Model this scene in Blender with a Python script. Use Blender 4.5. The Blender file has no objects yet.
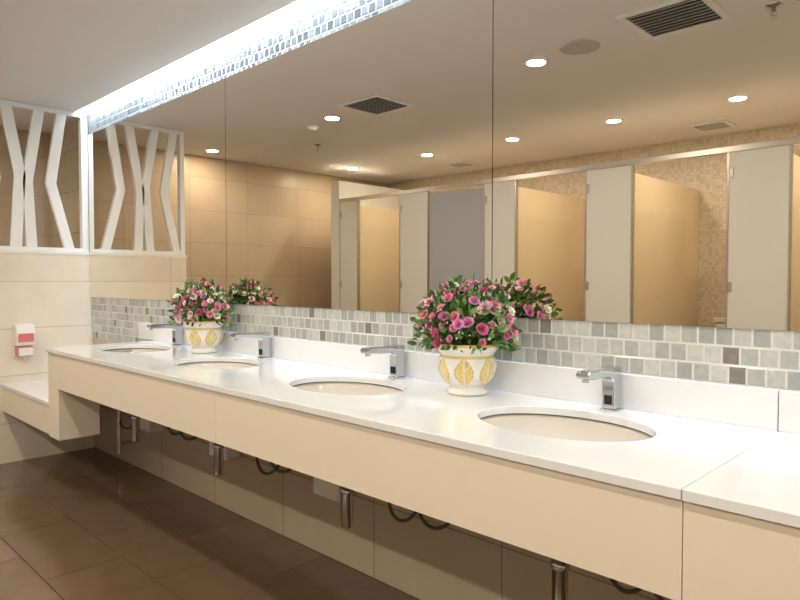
import bpy, bmesh, math, random
from mathutils import Vector, Matrix, Quaternion
random.seed(7)
C = bpy.context.scene.collection
sc = bpy.context.scene
try:
    sc.view_settings.view_transform = 'Standard'
    sc.view_settings.exposure = 0.2
except Exception as e:
    print(e)

# ---------------------------------------------------------------- helpers
def srgb(r, g, b):
    def f(c):
        c /= 255.0
        return c/12.92 if c <= 0.04045 else ((c+0.055)/1.055)**2.4
    return (f(r), f(g), f(b), 1)

def mat(name, col, rough=0.5, metal=0.0, noise=0.0, nscale=8.0, bump=0.0, bscale=60.0, coat=0.0, spec=None):
    m = bpy.data.materials.new(name); m.use_nodes = True
    nt = m.node_tree; b = nt.nodes['Principled BSDF']
    b.inputs['Base Color'].default_value = col
    b.inputs['Roughness'].default_value = rough
    b.inputs['Metallic'].default_value = metal
    b.inputs['Coat Weight'].default_value = coat
    if spec is not None: b.inputs['Specular IOR Level'].default_value = spec
    g = nt.nodes.new('ShaderNodeNewGeometry')
    if noise > 0:
        n = nt.nodes.new('ShaderNodeTexNoise'); n.inputs['Scale'].default_value = nscale
        n.inputs['Detail'].default_value = 5
        nt.links.new(g.outputs['Position'], n.inputs['Vector'])
        mx = nt.nodes.new('ShaderNodeMix'); mx.data_type = 'RGBA'
        mx.inputs[6].default_value = tuple(c*(1-noise) for c in col[:3])+(1,)
        mx.inputs[7].default_value = tuple(min(1, c*(1+noise)) for c in col[:3])+(1,)
        nt.links.new(n.outputs['Fac'], mx.inputs[0])
        nt.links.new(mx.outputs[2], b.inputs['Base Color'])
    if bump > 0:
        n2 = nt.nodes.new('ShaderNodeTexNoise'); n2.inputs['Scale'].default_value = bscale
        nt.links.new(g.outputs['Position'], n2.inputs['Vector'])
        bp = nt.nodes.new('ShaderNodeBump'); bp.inputs['Strength'].default_value = bump
        bp.inputs['Distance'].default_value = 0.002
        nt.links.new(n2.outputs['Fac'], bp.inputs['Height'])
        nt.links.new(bp.outputs['Normal'], b.inputs['Normal'])
    return m

def tile_mat(name, cols, grout, w, h, axes, mortar=0.003, rough=0.3, offset=0.0, ox=0.0, oz=0.0, noise=0.08, nscale=6, bumpd=0.002):
    m = bpy.data.materials.new(name); m.use_nodes = True
    nt = m.node_tree; N = nt.nodes; L = nt.links; b = N['Principled BSDF']
    g = N.new('ShaderNodeNewGeometry'); s = N.new('ShaderNodeSeparateXYZ')
    L.new(g.outputs['Position'], s.inputs[0])
    def M(op, a, c=None):
        n = N.new('ShaderNodeMath'); n.operation = op
        for i, v in enumerate((a, c)):
            if v is None: continue
            if isinstance(v, (int, float)): n.inputs[i].default_value = v
            else: L.new(v, n.inputs[i])
        return n.outputs[0]
    U = s.outputs[axes[0]]; V = s.outputs[axes[1]]
    v = M('DIVIDE', M('ADD', V, oz+50*h), h); row = M('FLOOR', v)
    u = M('ADD', M('DIVIDE', M('ADD', U, ox+200*w), w), M('MULTIPLY', row, offset))
    col = M('FLOOR', u)
    fu = M('FRACT', u); fv = M('FRACT', v)
    du = M('MULTIPLY', M('MINIMUM', fu, M('SUBTRACT', 1.0, fu)), w)
    dv = M('MULTIPLY', M('MINIMUM', fv, M('SUBTRACT', 1.0, fv)), h)
    d = M('MINIMUM', du, dv)
    mask = M('GREATER_THAN', d, mortar/2)
    cmb = N.new('ShaderNodeCombineXYZ'); L.new(col, cmb.inputs[0]); L.new(row, cmb.inputs[1])
    wn = N.new('ShaderNodeTexWhiteNoise'); wn.noise_dimensions = '2D'; L.new(cmb.outputs[0], wn.inputs['Vector'])
    r = N.new('ShaderNodeValToRGB'); r.color_ramp.interpolation = 'CONSTANT'
    e = r.color_ramp.elements
    e[0].position = cols[0][0]; e[0].color = cols[0][1]
    if len(cols) > 1:
        e[1].position = cols[1][0]; e[1].color = cols[1][1]
    else:
        e[1].position = 1.0; e[1].color = cols[0][1]
    for p, c in cols[2:]:
        k = e.new(p); k.color = c
    L.new(wn.outputs['Value'], r.inputs[0])
    n = N.new('ShaderNodeTexNoise'); n.inputs['Scale'].default_value = nscale; n.inputs['Detail'].default_value = 6
    L.new(g.outputs['Position'], n.inputs['Vector'])
    k = M('ADD', M('MULTIPLY', n.outputs['Fac'], noise*2), 1-noise)
    vm = N.new('ShaderNodeVectorMath'); vm.operation = 'SCALE'
    L.new(r.outputs[0], vm.inputs[0]); L.new(k, vm.inputs['Scale'])
    mx = N.new('ShaderNodeMix'); mx.data_type = 'RGBA'; mx.inputs[6].default_value = grout
    L.new(mask, mx.inputs[0]); L.new(vm.outputs[0], mx.inputs[7])
    L.new(mx.outputs[2], b.inputs['Base Color'])
    b.inputs['Roughness'].default_value = rough
    hh = M('MINIMUM', d, mortar)
    bp = N.new('ShaderNodeBump'); bp.inputs['Strength'].default_value = 0.6; bp.inputs['Distance'].default_value = 1.0
    L.new(M('MULTIPLY', hh, bumpd/mortar), bp.inputs['Height']); L.new(bp.outputs[0], b.inputs['Normal'])
    return m

def emis(name, col, s):
    m = bpy.data.materials.new(name); m.use_nodes = True
    b = m.node_tree.nodes['Principled BSDF']
    b.inputs['Base Color'].default_value = col
    b.inputs['Emission Color'].default_value = col
    b.inputs['Emission Strength'].default_value = s
    return m

def empty(name, loc=(0, 0, 0)):
    o = bpy.data.objects.new(name, None); C.objects.link(o); o.location = loc
    o.empty_display_size = 0.05
    return o

def mesh(name, vs, fs, m=None, parent=None, loc=(0, 0, 0), smooth=False, bevel=0, seg=2, cols=None):
    me = bpy.data.meshes.new(name); me.from_pydata([tuple(v) for v in vs], [], fs); me.update()
    bm = bmesh.new(); bm.from_mesh(me); bmesh.ops.recalc_face_normals(bm, faces=bm.faces); bm.to_mesh(me); bm.free()
    o = bpy.data.objects.new(name, me); C.objects.link(o); o.location = loc
    if m: me.materials.append(m)
    if parent: o.parent = parent
    if smooth:
        for p in me.polygons: p.use_smooth = True
    if bevel:
        md = o.modifiers.new('bev', 'BEVEL'); md.width = bevel; md.segments = seg; md.limit_method = 'ANGLE'
    if cols:
        a = me.color_attributes.new('Col', 'FLOAT_COLOR', 'POINT')
        for i, c in enumerate(cols): a.data[i].color = c
    return o

def box(name, a, b, m, parent=None, bevel=0, seg=2):
    x0, y0, z0 = a; x1, y1, z1 = b
    vs = [(x0,y0,z0),(x1,y0,z0),(x1,y1,z0),(x0,y1,z0),(x0,y0,z1),(x1,y0,z1),(x1,y1,z1),(x0,y1,z1)]
    fs = [(0,3,2,1),(4,5,6,7),(0,1,5,4),(1,2,6,5),(2,3,7,6),(3,0,4,7)]
    return mesh(name, vs, fs, m, parent, bevel=bevel, seg=seg)

def prism(name, pts, axis, lo, hi, m, parent=None, bevel=0, seg=2):
    n = len(pts); vs = []
    for t in (lo, hi):
        for p, q in pts:
            vs.append({'x': (t, p, q), 'y': (p, t, q), 'z': (p, q, t)}[axis])
    fs = [tuple(range(n)), tuple(range(2*n-1, n-1, -1))]
    for i in range(n):
        j = (i+1) % n; fs.append((i, j, n+j, n+i))
    return mesh(name, vs, fs, m, parent, bevel=bevel, seg=seg)

def lathe(name, prof, m, parent=None, loc=(0,0,0), segs=48, sx=1, sy=1, smooth=True, cap=False, colf=None):
    vs = []; fs = []; cols = [] if colf else None
    for r, z in prof:
        for i in range(segs):
            a = 2*math.pi*i/segs
            vs.append((r*sx*math.cos(a), r*sy*math.sin(a), z))
            if colf: cols.append(colf(r, z, a))
    for k in range(len(prof)-1):
        for i in range(segs):
            j = (i+1) % segs
            fs.append((k*segs+i, k*segs+j, (k+1)*segs+j, (k+1)*segs+i))
    if cap:
        fs.append(tuple(range(segs))); fs.append(tuple(range((len(prof)-1)*segs, len(prof)*segs)))
    return mesh(name, vs, fs, m, parent, loc, smooth, cols=cols)

def tube(name, pts, r, m, parent=None, segs=12):
    cu = bpy.data.curves.new(name, 'CURVE'); cu.dimensions = '3D'; cu.bevel_depth = r; cu.bevel_resolution = 4
    cu.use_fill_caps = True
    s = cu.splines.new('NURBS'); s.points.add(len(pts)-1)
    for p, q in zip(s.points, pts): p.co = (*q, 1)
    s.use_endpoint_u = True; s.order_u = min(4, len(pts)); cu.resolution_u = 8
    o = bpy.data.objects.new(name, cu); C.objects.link(o); cu.materials.append(m)
    if parent: o.parent = parent
    return o

# ---------------------------------------------------------------- dims
H = 1.16
CT = 0.81
CZ = 2.293
XW = -4.62
XL = -5.45
XR = 2.2
YB = -3.70
YS = -2.50
MB, MT = 1.043, 2.148
YE = -0.092

# ---------------------------------------------------------------- materials
M_wall_n = tile_mat('wall_tile_cream_shaded_xz', [(0, srgb(192,178,154)), (0.5, srgb(196,182,159))], srgb(146,132,110), 0.6, 0.3, (0,2), 0.004, 0.25)  # cream tile, colour darkened for the dim light under the counter
M_wall_w = tile_mat('wall_tile_cream_yz', [(0, srgb(231,222,206)), (0.5, srgb(234,226,210))], srgb(192,182,165), 0.6, 0.3, (1,2), 0.004, 0.25, oz=0.05)
M_wall_corr = tile_mat('wall_tile_corridor', [(0, srgb(200,180,152)), (0.5, srgb(204,184,156))], srgb(176,156,130), 0.6, 0.3, (1,2), 0.004, 0.35)
M_wall_s = tile_mat('wall_small_mosaic', [(0, srgb(206,192,170)), (0.35, srgb(213,200,179)), (0.7, srgb(196,181,158))], srgb(194,180,158), 0.025, 0.025, (0,2), 0.003, 0.4)
M_floor = tile_mat('floor_tile_brown', [(0, srgb(118,96,76)), (0.5, srgb(110,89,70))], srgb(84,68,54), 0.6, 0.3, (0,1), 0.004, 0.16, offset=0.5, noise=0.2, nscale=9)
M_ceil = mat('ceiling_paint', srgb(238,237,236), 0.8, noise=0.01)
M_white = mat('white_paint', srgb(238,242,244), 0.4, noise=0.01)
M_mosaic = tile_mat('glass_mosaic', [(0, srgb(178,182,178)), (0.30, srgb(191,194,189)), (0.56, srgb(167,173,171)), (0.76, srgb(200,202,198)), (0.94, srgb(138,134,127))],
                    srgb(220,220,216), 0.042, 0.0465, (0,2), 0.0055, 0.15, offset=0.37, oz=-0.905, noise=0.24, nscale=70, bumpd=0.003)
M_mosaic_dim = tile_mat('glass_mosaic_dimmed', [(0, srgb(118,127,132)), (0.30, srgb(134,143,149)), (0.56, srgb(106,115,121)), (0.76, srgb(146,153,157))],
                    srgb(170,176,178), 0.041, 0.040, (0,2), 0.005, 0.2, offset=0.37, oz=-0.13, noise=0.15, nscale=55, bumpd=0.002)  # same tiles as the lower strip, albedo lowered to offset cove LED washout
M_mirror = mat('mirror_silver', (0.85, 0.785, 0.69, 1), 0.0, 1.0)
M_stone = mat('white_quartz', srgb(235,238,241), 0.05, noise=0.012, nscale=30, coat=0.3)
M_apron = mat('cream_laminate', srgb(236,226,208), 0.35, noise=0.012, nscale=4)
M_ceramic = mat('white_ceramic', srgb(222,217,209), 0.08, noise=0.005, coat=0.5)
M_chrome = mat('chrome', (0.58,0.60,0.63,1), 0.10, 1.0)
M_pipe = mat('pipe_chrome', (0.56,0.57,0.58,1), 0.15, 1.0)
M_steel = mat('brushed_aluminium', (0.62,0.60,0.56,1), 0.35, 1.0)
M_black = mat('black_plastic', (0.012,0.012,0.014,1), 0.25)
M_rubber = mat('grey_hose', (0.10,0.095,0.09,1), 0.45)
M_stall = mat('stall_laminate_cream', srgb(244,247,242), 0.4, noise=0.01)
M_stall_warm = mat('stall_laminate_warm_lit', srgb(226,206,172), 0.4, noise=0.02)  # same laminate as the pilasters, warm downlight tint put into the colour
M_grey = mat('stall_laminate_grey', srgb(186,192,202), 0.4, noise=0.01)
M_dark = mat('dark_gap', (0.03,0.028,0.025,1), 0.6)
M_plastic = mat('white_plastic', srgb(238,236,232), 0.3)
M_speaker = mat('speaker_grille', srgb(196,190,180), 0.6)
M_pink = mat('pink_plastic', srgb(222,120,122), 0.3)
M_cove = emis('cove_led', (0.80,0.90,1,1), 36)
M_lamp = emis('downlight_lens', (1,0.92,0.78,1), 14)

# ---------------------------------------------------------------- room shell
box('floor', (XL-0.1, YB-0.1, -0.1), (XR+0.1, 0.1, 0), M_floor)
wn = empty('wall_north')
box('masonry', (XL-0.1, 0, 0), (XR+0.1, 0.1, 2.6), M_wall_n, wn)
box('wall_south', (XL-0.1, YB-0.1, 0), (XR+0.1, YB, 2.6), M_wall_s)
box('wall_west', (XL-0.1, YB, 0), (XL, 0, 2.6), M_wall_corr)
box('wall_east', (XR, YB, 0), (XR+0.1, 0, 2.6), M_wall_w)
ce = empty('ceiling')
box('ceiling_board', (XL, YB, CZ), (XR, YE, CZ+0.03), M_ceil, ce)
box('cove_riser', (XL, -0.26, CZ+0.03), (XR, -0.24, CZ+0.17), M_ceil, ce)
box('cove_top', (XL, -0.26, CZ+0.17), (XR, 0.0, CZ+0.21), M_ceil, ce)
box('cove_end', (XL, YE, CZ), (XW-0.02, 0.0, CZ+0.17), M_ceil, ce)
cl = empty('cove_light')
box('led_diffuser', (XW+0.1, -0.110, CZ+0.145), (XR-0.1, -0.040, CZ+0.168), M_cove, cl)
box('trim_1', (XW, -0.008, MT-0.01), (XR, 0.0, CZ+0.035), M_mosaic_dim)
box('trim_2', (XW, -0.008, 0.765), (XR, 0.0, MB+0.01), M_mosaic)

pw = empty('wall_partition')
box('partition_core', (XW-0.10, -0.725, 0), (XW, 0.0, 1.33), M_wall_w, pw)
box('partition_cap', (XW-0.105, -0.73, 1.33), (XW+0.004, 0.0, 1.35), M_plastic, pw)
ls = empty('lattice_screen')
x0, x1 = XW-0.06, XW-0.012
z0, z1 = 1.35, CZ-0.002
box('frame_bottom', (x0, -0.725, z0), (x1, -0.012, z0+0.025), M_white, ls, 0.002)
box('frame_top', (x0, -0.725, z1-0.03), (x1, -0.012, z1), M_white, ls, 0.002)
box('frame_post_1', (x0, -0.055, z0+0.025), (x1, -0.012, z1-0.03), M_white, ls, 0.002)
box('frame_post_2', (x0, -0.725, z0+0.025), (x1, -0.690, z1-0.03), M_white, ls, 0.002)
def bar(i, pts, w=0.062):
    L = [(-(s)-w/2, z) for s, z in pts]; R = [(-(s)+w/2, z) for s, z in reversed(pts)]
    prism('bar_%d' % i, L+R, 'x', x0+0.01, x1-0.004, M_white, ls, 0.002)
zb, zt = z0+0.022, z1-0.028
bar(1, [(0.135, zb), (0.245, 1.80), (0.175, zt)])
bar(2, [(0.365, zb), (0.385, 1.80), (0.310, zt)])
bar(3, [(0.455, zb), (0.425, 1.84), (0.500, zt)])
bar(4, [(0.660, zb), (0.565, 1.80), (0.640, zt)])

# ---------------------------------------------------------------- mirror
mi = empty('mirror')
seams = [XW+0.004, -2.84, -1.232, 0.39, XR-0.01]
for i in range(4):
    box('mirror_panel_%d' % (i+1), (seams[i]+0.0015, -0.016, MB), (seams[i+1]-0.0015, -0.009, MT), M_mirror, mi)
box('mirror_backing', (XW, -0.0085, MB+0.002), (XR, -0.001, MT-0.002), M_dark, mi)

# ---------------------------------------------------------------- vanity counter
vc = empty('vanity_counter')
SX = [-0.82, -1.625, -2.455, -3.275]; SYc = -0.290; SA, SB = 0.226, 0.162
slab = box('countertop_main', (-3.62, -0.605, CT-0.02), (-0.411, -0.001, CT), M_stone)
cut = []
for x in SX:
    c = lathe('cutter', [(1, -0.1), (1, 0.1)], None, loc=(x, SYc, CT), segs=96, sx=SA, sy=SB, cap=True, smooth=False)
    cut.append(c)
    md = slab.modifiers.new('b', 'BOOLEAN'); md.object = c; md.operation = 'DIFFERENCE'; md.solver = 'EXACT'
bv = slab.modifiers.new('bev', 'BEVEL'); bv.width = 0.002; bv.segments = 2; bv.limit_method = 'ANGLE'; bv.angle_limit = 1.0
bpy.context.view_layer.update()
dg = bpy.context.evaluated_depsgraph_get()
me = bpy.data.meshes.new_from_object(slab.evaluated_get(dg))
slab.modifiers.clear(); slab.data = me; slab.parent = vc
for c in cut: bpy.data.objects.remove(c)
box('countertop_right_front', (-0.409, -0.605, CT-0.02), (XR, -0.351, CT), M_stone, vc, 0.0015)
box('countertop_right_back', (-0.409, -0.349, CT-0.02), (XR, -0.001, CT), M_stone, vc, 0.0015)
for i, (a, b) in enumerate([(-3.83, -0.411), (-0.409, 2.0)]):
    box('backsplash_%d' % (i+1), (a, -0.028, CT), (b, -0.009, 0.905), M_stone, vc, 0.002)
AB = 0.614
prism('apron_left', [(-3.61, 0.79), (-3.61, 0.355), (-3.46, 0.355), (-3.46, AB), (-1.941, AB), (-1.941, 0.79)], 'y', -0.597, -0.575, M_apron, vc)
box('apron_mid', (-1.939, -0.597, AB), (-0.411, -0.575, 0.79), M_apron, vc)
box('apron_right', (-0.409, -0.597, AB), (XR, -0.575, 0.79), M_apron, vc)
box('end_panel', (-3.61, -0.575, 0.50), (-3.59, -0.002, 0.79), M_apron, vc)
box('end_inner_panel', (-3.48, -0.575, 0.355), (-3.46, -0.40, 0.615), M_apron, vc)
box('ledge_top', (XW, -0.565, 0.49), (-3.61, -0.002, 0.51), M_stone, vc, 0.0015)
box('ledge_apron', (XW, -0.558, 0.335), (-3.61, -0.538, 0.49), M_apron, vc)
for i, x in enumerate([-3.5, -2.88, -2.06, -1.24, -0.35, 0.8]):
    prism('bracket_%d' % (i+1), [(-0.57, AB+0.02), (-0.57, 0.785), (-0.002, 0.785), (-0.002, 0.42), (-0.03, 0.42), (-0.05, AB+0.03)], 'x', x, x+0.02, M_steel, vc)

# ---------------------------------------------------------------- sinks
for x in SX:
    s = empty('sink', (x, SYc, 0))
    prof = [(1.06, 0.7895), (1.03, 0.7895), (1.01, 0.780), (0.985, 0.755), (0.93, 0.715), (0.82, 0.685), (0.60, 0.668), (0.35, 0.661), (0.10, 0.659)]
    bowl = lathe('bowl', prof, M_ceramic, s, segs=96, sx=SA, sy=SB)
    md = bowl.modifiers.new('s', 'SOLIDIFY'); md.thickness = 0.008; md.offset = -1
    lathe('rim_shade', [(1.004, 0.7905), (1.012, 0.7895), (1.004, 0.7875), (0.996, 0.7885), (1.004, 0.7905)], M_rubber, s, segs=96, sx=SA, sy=SB)  # dark ring: edge shading of the counter hole, put in as colour
    lathe('drain', [(0.001, 0.664), (0.012, 0.665), (0.020, 0.664), (0.028, 0.662), (0.030, 0.655)], M_chrome, s, segs=32)
    lathe('overflow_ring', [(0.004, 0), (0.009, 0.001), (0.011, 0)], M_chrome, s, loc=(0, SB*0.90, 0.722), segs=20).rotation_euler = (math.radians(65), 0, 0)
    lathe('tailpiece', [(0.001,0.655),(0.020,0.655),(0.020,0.462),(0.023,0.460),(0.023,0.445),(0.020,0.443),(0.020,0.335),(0.017,0.331),(0.001,0.331)], M_pipe, s, segs=28)
    tube('waste_arm', [(0,0.02,0.50),(0,0.1,0.50),(0,0.2,0.50),(0,0.284,0.50)], 0.014, M_chrome, s)
    lathe('waste_flange', [(0.001,0.0),(0.03,0.0),(0.028,0.008),(0.015,0.014)], M_chrome, s, loc=(0,0.284,0.50), segs=28).rotation_euler = (math.radians(90),0,0)

# ---------------------------------------------------------------- faucets
FX = [-0.800, -1.612, -2.445, -3.265]
for n_, x in enumerate(FX):
    f = empty('faucet', (x, -0.062, CT))
    w = 0.0185
    prof = [(0.020, 0.004), (0.021, 0.112), (0.016, 0.119), (-0.155, 0.119), (-0.163, 0.112), (-0.163, 0.103), (-0.156, 0.098), (-0.040, 0.094), (-0.024, 0.084), (-0.021, 0.004)]
    prism('body', prof, 'x', -w, w, M_chrome, f, 0.0035, 3)
    prism('base_plate', [(-0.026,0),(-0.026,0.005),(0.024,0.005),(0.024,0)], 'x', -0.023, 0.023, M_chrome, f, 0.0015)
    box('sensor_window', (-0.010, -0.0255, 0.018), (0.010, -0.0205, 0.042), M_black, f, 0.001)
    lathe('aerator', [(0.001,0.090),(0.009,0.090),(0.010,0.099)], M_chrome, f, loc=(0,-0.145,0), segs=24)
    h = empty('supply_hose', (0, 0, 0))
    random.seed(40+n_)
    for k, dx in enumerate((0.06, 0.19)):
        xx = x + dx + random.uniform(-0.02, 0.02)
        zl = 0.355 + random.uniform(-0.03, 0.015)
        wd = random.uniform(0.8, 1.3)
        tube('hose_%d' % (k+1), [(x+0.012*k, -0.07, 0.78), (x+dx*0.4, -0.09, 0.62), (xx-0.05*wd, -0.13, 0.46), (xx-0.03*wd, -0.13, zl), (xx+0.03, -0.11, zl-0.02), (xx+0.07*wd, -0.07, zl+0.03), (xx+0.07, -0.03, 0.44), (xx+0.06, -0.002, 0.44)], 0.0062, M_rubber, h)
        lathe('valve_%d' % (k+1), [(0.001,0),(0.014,0),(0.014,0.03),(0.009,0.034),(0.009,0.05),(0.001,0.05)], M_chrome, h, loc=(xx+0.06,-0.002,0.44), segs=20).rotation_euler=(math.radians(90),0,0)
    if n_ == 0: continue
    cb = empty('sensor_control_box')
    bx = x-0.38
    box('case', (bx-0.08, -0.085, 0.29), (bx+0.08, -0.001, 0.41), M_plastic, cb, 0.006, 3)
    box('lid_line', (bx-0.081, -0.065, 0.289), (bx+0.081, -0.062, 0.411), M_steel, cb)
    tube('cable', [(bx+0.03,-0.04,0.41),(bx+0.06,-0.05,0.5),(x-0.05,-0.06,0.6),(x,-0.065,0.78)], 0.003, M_black, cb)

ep = empty('water_supply_pipe')
tube('riser', [(-3.95,-0.10,0.10),(-3.95,-0.10,0.2),(-3.95,-0.10,0.3),(-3.95,-0.10,0.42)], 0.014, M_chrome, ep)
tube('elbow', [(-3.95,-0.10,0.16),(-3.95,-0.06,0.16),(-3.95,-0.03,0.16),(-3.95,-0.001,0.16)], 0.012, M_chrome, ep)
tube('hose', [(-3.95,-0.10,0.3),(-3.85,-0.12,0.26),(-3.75,-0.10,0.30),(-3.65,-0.05,0.36),(-3.62,-0.001,0.38)], 0.007, M_rubber, ep)

# ---------------------------------------------------------------- soap dispenser
sd = empty('soap_dispenser')
yc, zc = -0.440, 0.775
box('back_plate', (XW, yc-0.055, zc-0.105), (XW+0.012, yc+0.055, zc+0.105), M_plastic, sd, 0.004)
prism('housing', [(XW+0.010, zc-0.03), (XW+0.085, zc-0.03), (XW+0.095, zc+0.05), (XW+0.080, zc+0.10), (XW+0.010, zc+0.105)], 'y', yc-0.055, yc+0.055, M_plastic, sd, 0.008, 3)
box('label', (XW+0.085, yc-0.045, zc-0.005), (XW+0.095, yc+0.045, zc+0.050), M_pink, sd, 0.003)
box('soap_bag', (XW+0.012, yc-0.045, zc-0.10), (XW+0.075, yc+0.045, zc-0.032), M_pink, sd, 0.01, 3)
box('push_bar', (XW+0.070, yc-0.04, zc-0.095), (XW+0.090, yc+0.04, zc-0.045), M_plastic, sd, 0.006, 3)
lathe('nozzle', [(0.001,-0.02),(0.008,-0.02),(0.012,0.005)], M_plastic, sd, loc=(XW+0.045, yc, zc-0.10), segs=16)

# ---------------------------------------------------------------- flower pots
def vcm(name, rough):
    m = bpy.data.materials.new(name); m.use_nodes = True; n = m.node_tree
    a = n.nodes.new('ShaderNodeAttribute'); a.attribute_name = 'Col'
    n.links.new(a.outputs['Color'], n.nodes['Principled BSDF'].inputs['Base Color'])
    n.nodes['Principled BSDF'].inputs['Roughness'].default_value = rough
    return m
M_vc = vcm('painted_glaze', 0.15)
M_petal = vcm('petal_fabric', 0.6); M_leaf = vcm('leaf_fabric', 0.5)
M_soil = mat('soil', srgb(70,52,36), 0.9, bump=0.5)
YEL = srgb(224,200,118); WHT = srgb(238,236,230); OCH = srgb(204,172,92)
def potcol(r, z, a):
    if z > 0.148: return YEL
    if 0.122 < z <= 0.148: return WHT
    if 0.115 < z <= 0.122: return YEL
    if 0.032 < z <= 0.115:
        t = (z-0.032)/0.083
        s = abs(math.sin(a*3.5+0.4))
        lim = 0.93*math.sin(math.pi*min(1, t**0.85))**0.55
        if s < lim:
            if s < 0.06: return WHT
            if lim-s < 0.07: return OCH
            if abs(math.sin((t*5.5 - s*1.8)*math.pi)) < 0.16: return WHT
            return YEL
        return WHT
    return WHT
def basis(n):
    n = n.normalized(); u = n.orthogonal().normalized()
    q = Quaternion(n, random.uniform(0, 6.28)); u = q @ u
    return u, n.cross(u), n
def plant(loc, seed):
    random.seed(seed)
    e = empty('potted_flowers', loc)
    key = [(0.001,0.004),(0.058,0.0),(0.064,0.004),(0.064,0.012),(0.055,0.020),(0.054,0.026),(0.070,0.038),(0.082,0.055),(0.089,0.075),(0.091,0.092),(0.088,0.108),(0.083,0.118),(0.083,0.124),(0.092,0.136),(0.098,0.148),(0.098,0.156),(0.094,0.158),(0.088,0.152),(0.080,0.135),(0.078,0.128),(0.001,0.126)]
    prof = []
    for k in range(len(key)-1):
        (r0,a0),(r1,a1) = key[k], key[k+1]
        n = max(1, int(math.hypot(r1-r0,a1-a0)/0.0025)) if k < 16 else 1
        for i in range(n):
            t = i/n; prof.append((r0+(r1-r0)*t, a0+(a1-a0)*t))
    prof.append(key[-1])
    lathe('pot', prof, M_vc, e, segs=200, colf=potcol)
    lathe('soil', [(0.001,0.136),(0.080,0.133)], M_soil, e, segs=40)
    cen = Vector((0,0,0.192))
    RX, RZ = 0.158, 0.148
    def dome(rr, zmin=-0.2):
        while True:
            d = Vector((random.gauss(0,1), random.gauss(0,1), random.gauss(0,1)))
            if d.length < 0.1: continue
            d.normalize()
            if d.z < zmin: continue
            p = cen + Vector((d.x*RX*rr, d.y*(0.092 if d.y > 0 else 0.138)*rr, d.z*RZ*rr))
            return d, p
    V=[];F=[];K=[]
    pinks = [srgb(224,128,166), srgb(206,90,140), srgb(236,164,188), srgb(243,206,214), srgb(246,238,216), srgb(210,130,180), srgb(228,140,168)]
    wts = [5,4,5,4,3,3,4]
    SV=[];SF=[];SK=[]
    nb = 0; placed = []; tries = 0
    while nb < 98 and tries < 9000:
        tries += 1
        d, p = dome(random.uniform(0.82, 1.08))
        if any((p-q).length < 0.0245 for q in placed): continue
        placed.append(p.copy()); nb += 1
        col = random.choices(pinks, wts)[0]
        r = random.uniform(0.010, 0.019)
        nd = (d + Vector((random.uniform(-.4,.4), random.uniform(-.4,.4), random.uniform(-.1,.5)))).normalized()
        u, v, n = basis(nd)
        for (op, hh, ins, npet) in ((0.30,0.95,0.05,3),(0.62,0.85,0.12,5),(0.98,0.50,0.18,5)):
            ph = random.uniform(0, 6.28)
            for k in range(npet):
                pa = ph + k*2*math.pi/npet
                b = len(V)
                sh = random.uniform(0.88, 1.12)
                for j in range(3):
                    t = j/2
                    for i in range(3):
                        s = i-1
                        wa = 0.75*s*(0.55+0.45*math.sin(math.pi*(0.25+0.55*t)))*(3.6/npet if npet==3 else 1)
                        rad = r*(ins + op*(t**0.8)*(1-0.10*abs(s)))
                        z = r*(hh*t*(1-0.18*abs(s)) - 0.12*(t>0.9)*(op>0.9)) - r*0.3
                        q = p + u*(rad*math.cos(pa+wa)) + v*(rad*math.sin(pa+wa)) + n*z
                        V.append(q)
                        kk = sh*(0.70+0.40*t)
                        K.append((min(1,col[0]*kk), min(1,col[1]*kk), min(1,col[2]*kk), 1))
                for j in range(2):
                    for i in range(2):
                        F.append((b+j*3+i, b+j*3+i+1, b+(j+1)*3+i+1, b+(j+1)*3+i))
        root = Vector((random.uniform(-.035,.035), random.uniform(-.035,.035), 0.13))
        mid = (root+p)/2 + Vector((0,0,0.015))
        prev=None
        for pt in (root, mid, p-n*r*0.3):
            b = len(SV)
            for a in range(3):
                SV.append(pt + Vector((0.0014*math.cos(a*2.09), 0.0014*math.sin(a*2.09), 0)))
                SK.append(srgb(70,104,44))
            if prev is not None:
                for a in range(3):
                    SF.append((prev+a, prev+(a+1)%3, b+(a+1)%3, b+a))
            prev = b
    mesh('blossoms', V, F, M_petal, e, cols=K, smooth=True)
    LV=SV; LF=SF; LK=SK
    greens = [srgb(74,118,52), srgb(98,144,64), srgb(54,94,44), srgb(126,164,84)]
    for _ in range(900):
        rr = random.uniform(0.4, 1.08)
        d, p = dome(rr, -0.4)
        if p.z < 0.145: p.z = 0.145+random.uniform(0,0.02)
        nd = (d + Vector((random.uniform(-.8,.8), random.uniform(-.8,.8), random.uniform(-.4,.7)))).normalized()
        u, v, n = basis(nd)
        Lh = random.uniform(0.018, 0.036); wd = Lh*0.28
        if (p + n*Lh).y > 0.098 : continue
        col = random.choice(greens); b = len(LV)
        rows = [(0,0.05),(0.3,0.85),(0.62,0.85),(1.0,0.02)]
        for t, w in rows:
            for s in (-1,0,1):
                q = p + n*(Lh*t) + u*(wd*w*s) + v*(-0.25*Lh*t*t + 0.22*wd*abs(s)*w)
                LV.append(q); f = 0.8+0.3*random.random()
                LK.append((col[0]*f, col[1]*f, col[2]*f, 1))
        for j in range(3):
            for i in range(2):
                LF.append((b+j*3+i, b+j*3+i+1, b+(j+1)*3+i+1, b+(j+1)*3+i))
    for _ in range(90):
        d, p = dome(random.uniform(0.95, 1.1), -0.1)
        r = 0.0035; b = len(LV)
        for q in ((1,0,0),(-1,0,0),(0,1,0),(0,-1,0),(0,0,1),(0,0,-1)):
            LV.append(p + Vector(q)*r); LK.append(srgb(236,232,196))
        for f in ((0,2,4),(2,1,4),(1,3,4),(3,0,4),(2,0,5),(1,2,5),(3,1,5),(0,3,5)):
            LF.append(tuple(b+i for i in f))
    mesh('foliage', LV, LF, M_leaf, e, cols=LK)
    return e
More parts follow.
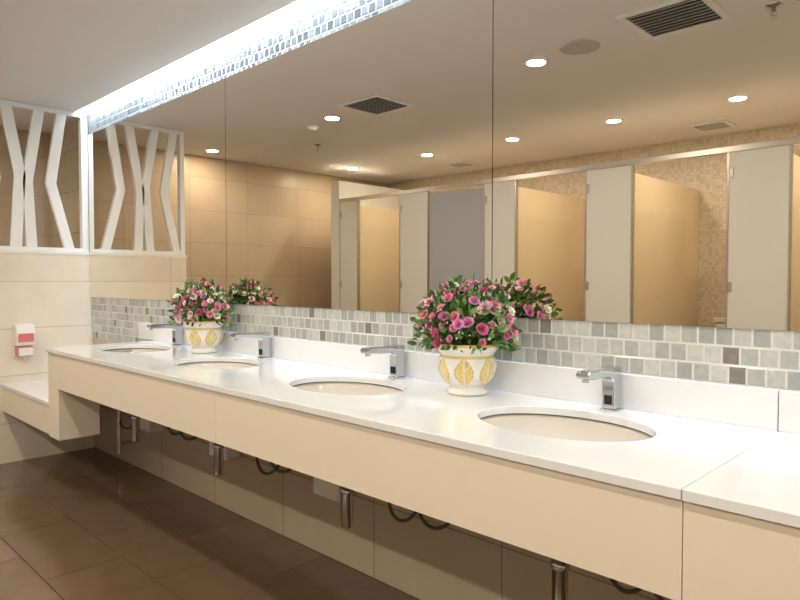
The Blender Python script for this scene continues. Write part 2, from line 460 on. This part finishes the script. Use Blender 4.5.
plant((-1.240, -0.132, CT), 3)
plant((-2.855, -0.132, CT), 11)

# ---------------------------------------------------------------- toilet stalls (seen in mirror)
st = empty('toilet_stall_partition')
edges = [(-4.90,-4.635), (-4.07,-3.73), (-3.13,-2.83), (-2.243,-1.907), (-1.31,-0.98), (-0.38,-0.05), (0.55,0.88), (1.48,1.81)]
for i, (a, b) in enumerate(edges):
    box('pilaster_%d' % (i+1), (a, YS-0.02, 0.10), (b, YS, 1.925), M_stall, st, 0.001)
    for k, xx in enumerate((a, b)):
        box('edge_%d_%d' % (i+1, k), (xx-0.006, YS-0.024, 0.10), (xx+0.006, YS+0.004, 1.925), M_steel, st)
    lathe('foot_%d' % (i+1), [(0.02,0.0),(0.02,0.01),(0.012,0.012),(0.012,0.10)], M_steel, st, loc=((a+b)/2, YS-0.01, 0), segs=16)
    for k, zz in enumerate((0.35, 1.12, 1.80)):
        box('hinge_%d_%d' % (i+1, k), (a+0.008, YS, zz-0.03), (a+0.028, YS+0.008, zz+0.03), M_steel, st, 0.002)
box('top_rail', (-4.90, YS-0.03, 1.925), (XR, YS+0.008, 1.96), M_steel, st, 0.002)
for i, x in enumerate([-4.647, -3.742, -2.842, -1.919, -0.992, -0.062, 0.868, 1.798]):
    box('divider_%d' % (i+1), (x, YB+0.001, 0.12), (x+0.018, YS-0.02, 1.875), M_stall_warm, st)
box('filler_panel', (1.81, YS-0.02, 0.10), (XR, YS, 1.925), M_stall, st)
box('wall_stall_end', (-5.02, YB, 0), (-4.90, YS+0.01, 2.14), M_stall)
def door(xh, w, closed):
    d = empty('stall_door')
    if closed:
        box('leaf', (xh-w+0.008, YS-0.018, 0.14), (xh-0.008, YS-0.002, 1.90), M_grey, d)
        box('latch', (xh-w+0.03, YS-0.002, 1.0), (xh-w+0.07, YS+0.012, 1.05), M_steel, d, 0.003)
    else:
        box('leaf', (xh+0.002, YS-0.03-w, 0.14), (xh+0.020, YS-0.03, 1.90), M_stall, d)
        box('latch', (xh-0.012, YS-w, 1.0), (xh+0.002, YS-w+0.05, 1.05), M_steel, d, 0.003)
for i in range(7):
    xr = edges[i+1][0]; w = xr-edges[i][1]
    door(xr, w-0.01, i == 1)
for i, x in enumerate([-4.35, -2.5, -1.52, -0.6, 0.33, 1.3]):
    t = empty('toilet', (x, 0, 0))
    lathe('pedestal', [(0.75,0.0),(0.72,0.05),(0.62,0.16),(0.72,0.28),(1.0,0.37),(1.02,0.40),(0.82,0.40),(0.75,0.33),(0.4,0.22),(0.01,0.20)], M_ceramic, t, loc=(0,YB+0.42,0), segs=40, sx=0.185, sy=0.24)
    lathe('seat', [(0.80,0.402),(1.04,0.402),(1.06,0.412),(1.02,0.424),(0.82,0.422),(0.80,0.402)], M_plastic, t, loc=(0,YB+0.42,0), segs=40, sx=0.185, sy=0.24)
    box('neck', (-0.13, YB+0.03, 0.02), (0.13, YB+0.26, 0.40), M_ceramic, t, 0.02, 3)
    box('cistern', (-0.19, YB+0.004, 0.40), (0.19, YB+0.19, 0.84), M_ceramic, t, 0.02, 3)
    box('cistern_lid', (-0.20, YB+0.002, 0.84), (0.20, YB+0.20, 0.875), M_ceramic, t, 0.008, 3)
    lathe('flush_button', [(0.001,0.884),(0.020,0.883),(0.022,0.875)], M_chrome, t, loc=(0,YB+0.1,0), segs=24)

# ---------------------------------------------------------------- ceiling fixtures
def downlight(x, y, power):
    e = empty('downlight', (x, y, CZ))
    lathe('trim_ring', [(0.048,-0.001),(0.052,-0.006),(0.066,-0.004),(0.068,-0.0005)], M_white, e, segs=36)
    lathe('lens', [(0.0005,-0.003),(0.049,-0.002)], M_lamp, e, segs=32)
    l = bpy.data.lights.new('lamp', 'AREA'); l.shape = 'DISK'; l.size = 0.09; l.energy = power; l.color = (1, 0.89, 0.75)
    o = bpy.data.objects.new('lamp', l); C.objects.link(o); o.parent = e; o.location = (0, 0, -0.007)
for x, p in ((-5.14, 5), (-3.51, 9), (-1.86, 9.5), (-0.2, 9.5), (1.45, 9.5)): downlight(x, -1.25, p)
for x in (-4.93, -3.92, -3.0, -2.14, -1.325, -0.45, 0.45, 1.35): downlight(x, -2.70, 8)

def vent(x, y, s=0.18, name='air_vent'):
    e = empty(name, (x, y, CZ))
    for k, (a, b) in enumerate([((-s,-s),(s,-s+0.03)), ((-s,s-0.03),(s,s)), ((-s,-s+0.03),(-s+0.03,s-0.03)), ((s-0.03,-s+0.03),(s,s-0.03))]):
        box('frame_%d' % k, (a[0],a[1],-0.010), (b[0],b[1],-0.0005), M_white, e, 0.002)
    box('cavity_shade', (-s+0.03,-s+0.03,-0.002), (s-0.03,s-0.03,-0.0005), M_dark, e)  # flat dark plate standing for the shade behind the louvers
    n = 9
    for i in range(n):
        yy = -s+0.045 + i*(2*s-0.09)/(n-1)
        prism('louver_%d' % i, [(yy-0.012,-0.002),(yy+0.006,-0.014),(yy+0.009,-0.013),(yy-0.008,-0.002)], 'x', -s+0.03, s-0.03, M_white, e)
vent(-3.05, -1.24); vent(-1.12, -1.17); vent(-1.69, -3.35, 0.13); vent(-4.0, -3.3, 0.12)
sp = empty('ceiling_speaker', (-1.59,-1.21,CZ))
lathe('grille', [(0.001,-0.007),(0.080,-0.006)], M_speaker, sp, segs=40)
lathe('bezel', [(0.080,-0.006),(0.086,-0.011),(0.096,-0.007),(0.098,-0.0005)], M_speaker, sp, segs=40)
def sprinkler(x, y):
    e = empty('fire_sprinkler', (x, y, CZ))
    lathe('escutcheon', [(0.035,-0.0005),(0.030,-0.008),(0.010,-0.012),(0.008,-0.03),(0.001,-0.03)], M_chrome, e, segs=24)
    lathe('deflector', [(0.001,-0.045),(0.018,-0.046),(0.018,-0.044),(0.001,-0.043)], M_chrome, e, segs=20)
    for s in (-1, 1): box('arm_%d' % s, (s*0.009-0.0015,-0.002,-0.045), (s*0.009+0.0015,0.002,-0.02), M_chrome, e)
sprinkler(-0.78, -1.34); sprinkler(-4.3, -1.75)
lathe('smoke_detector', [(0.001,-0.032),(0.02,-0.032),(0.035,-0.024),(0.045,-0.012),(0.05,-0.0005)], M_plastic, loc=(-3.81,-1.31,CZ), segs=32)

# ---------------------------------------------------------------- world, camera
w = bpy.data.worlds.new('w'); sc.world = w; w.use_nodes = True
w.node_tree.nodes['Background'].inputs[0].default_value = (1,0.9,0.8,1)
w.node_tree.nodes['Background'].inputs[1].default_value = 0.1
cam = bpy.data.cameras.new('camera'); co = bpy.data.objects.new('camera', cam); C.objects.link(co)
cam.sensor_width = 36; cam.lens = 36*645/800; cam.clip_start = 0.02
co.location = (0, -1.70, H)
yaw = math.atan2(661, 645)
fw = Vector((-math.cos(yaw), math.sin(yaw), 0))
p = math.atan(20/645)
fw = Vector((fw.x*math.cos(p), fw.y*math.cos(p), -math.sin(p)))
co.rotation_euler = fw.to_track_quat('-Z', 'Y').to_euler()
sc.camera = co
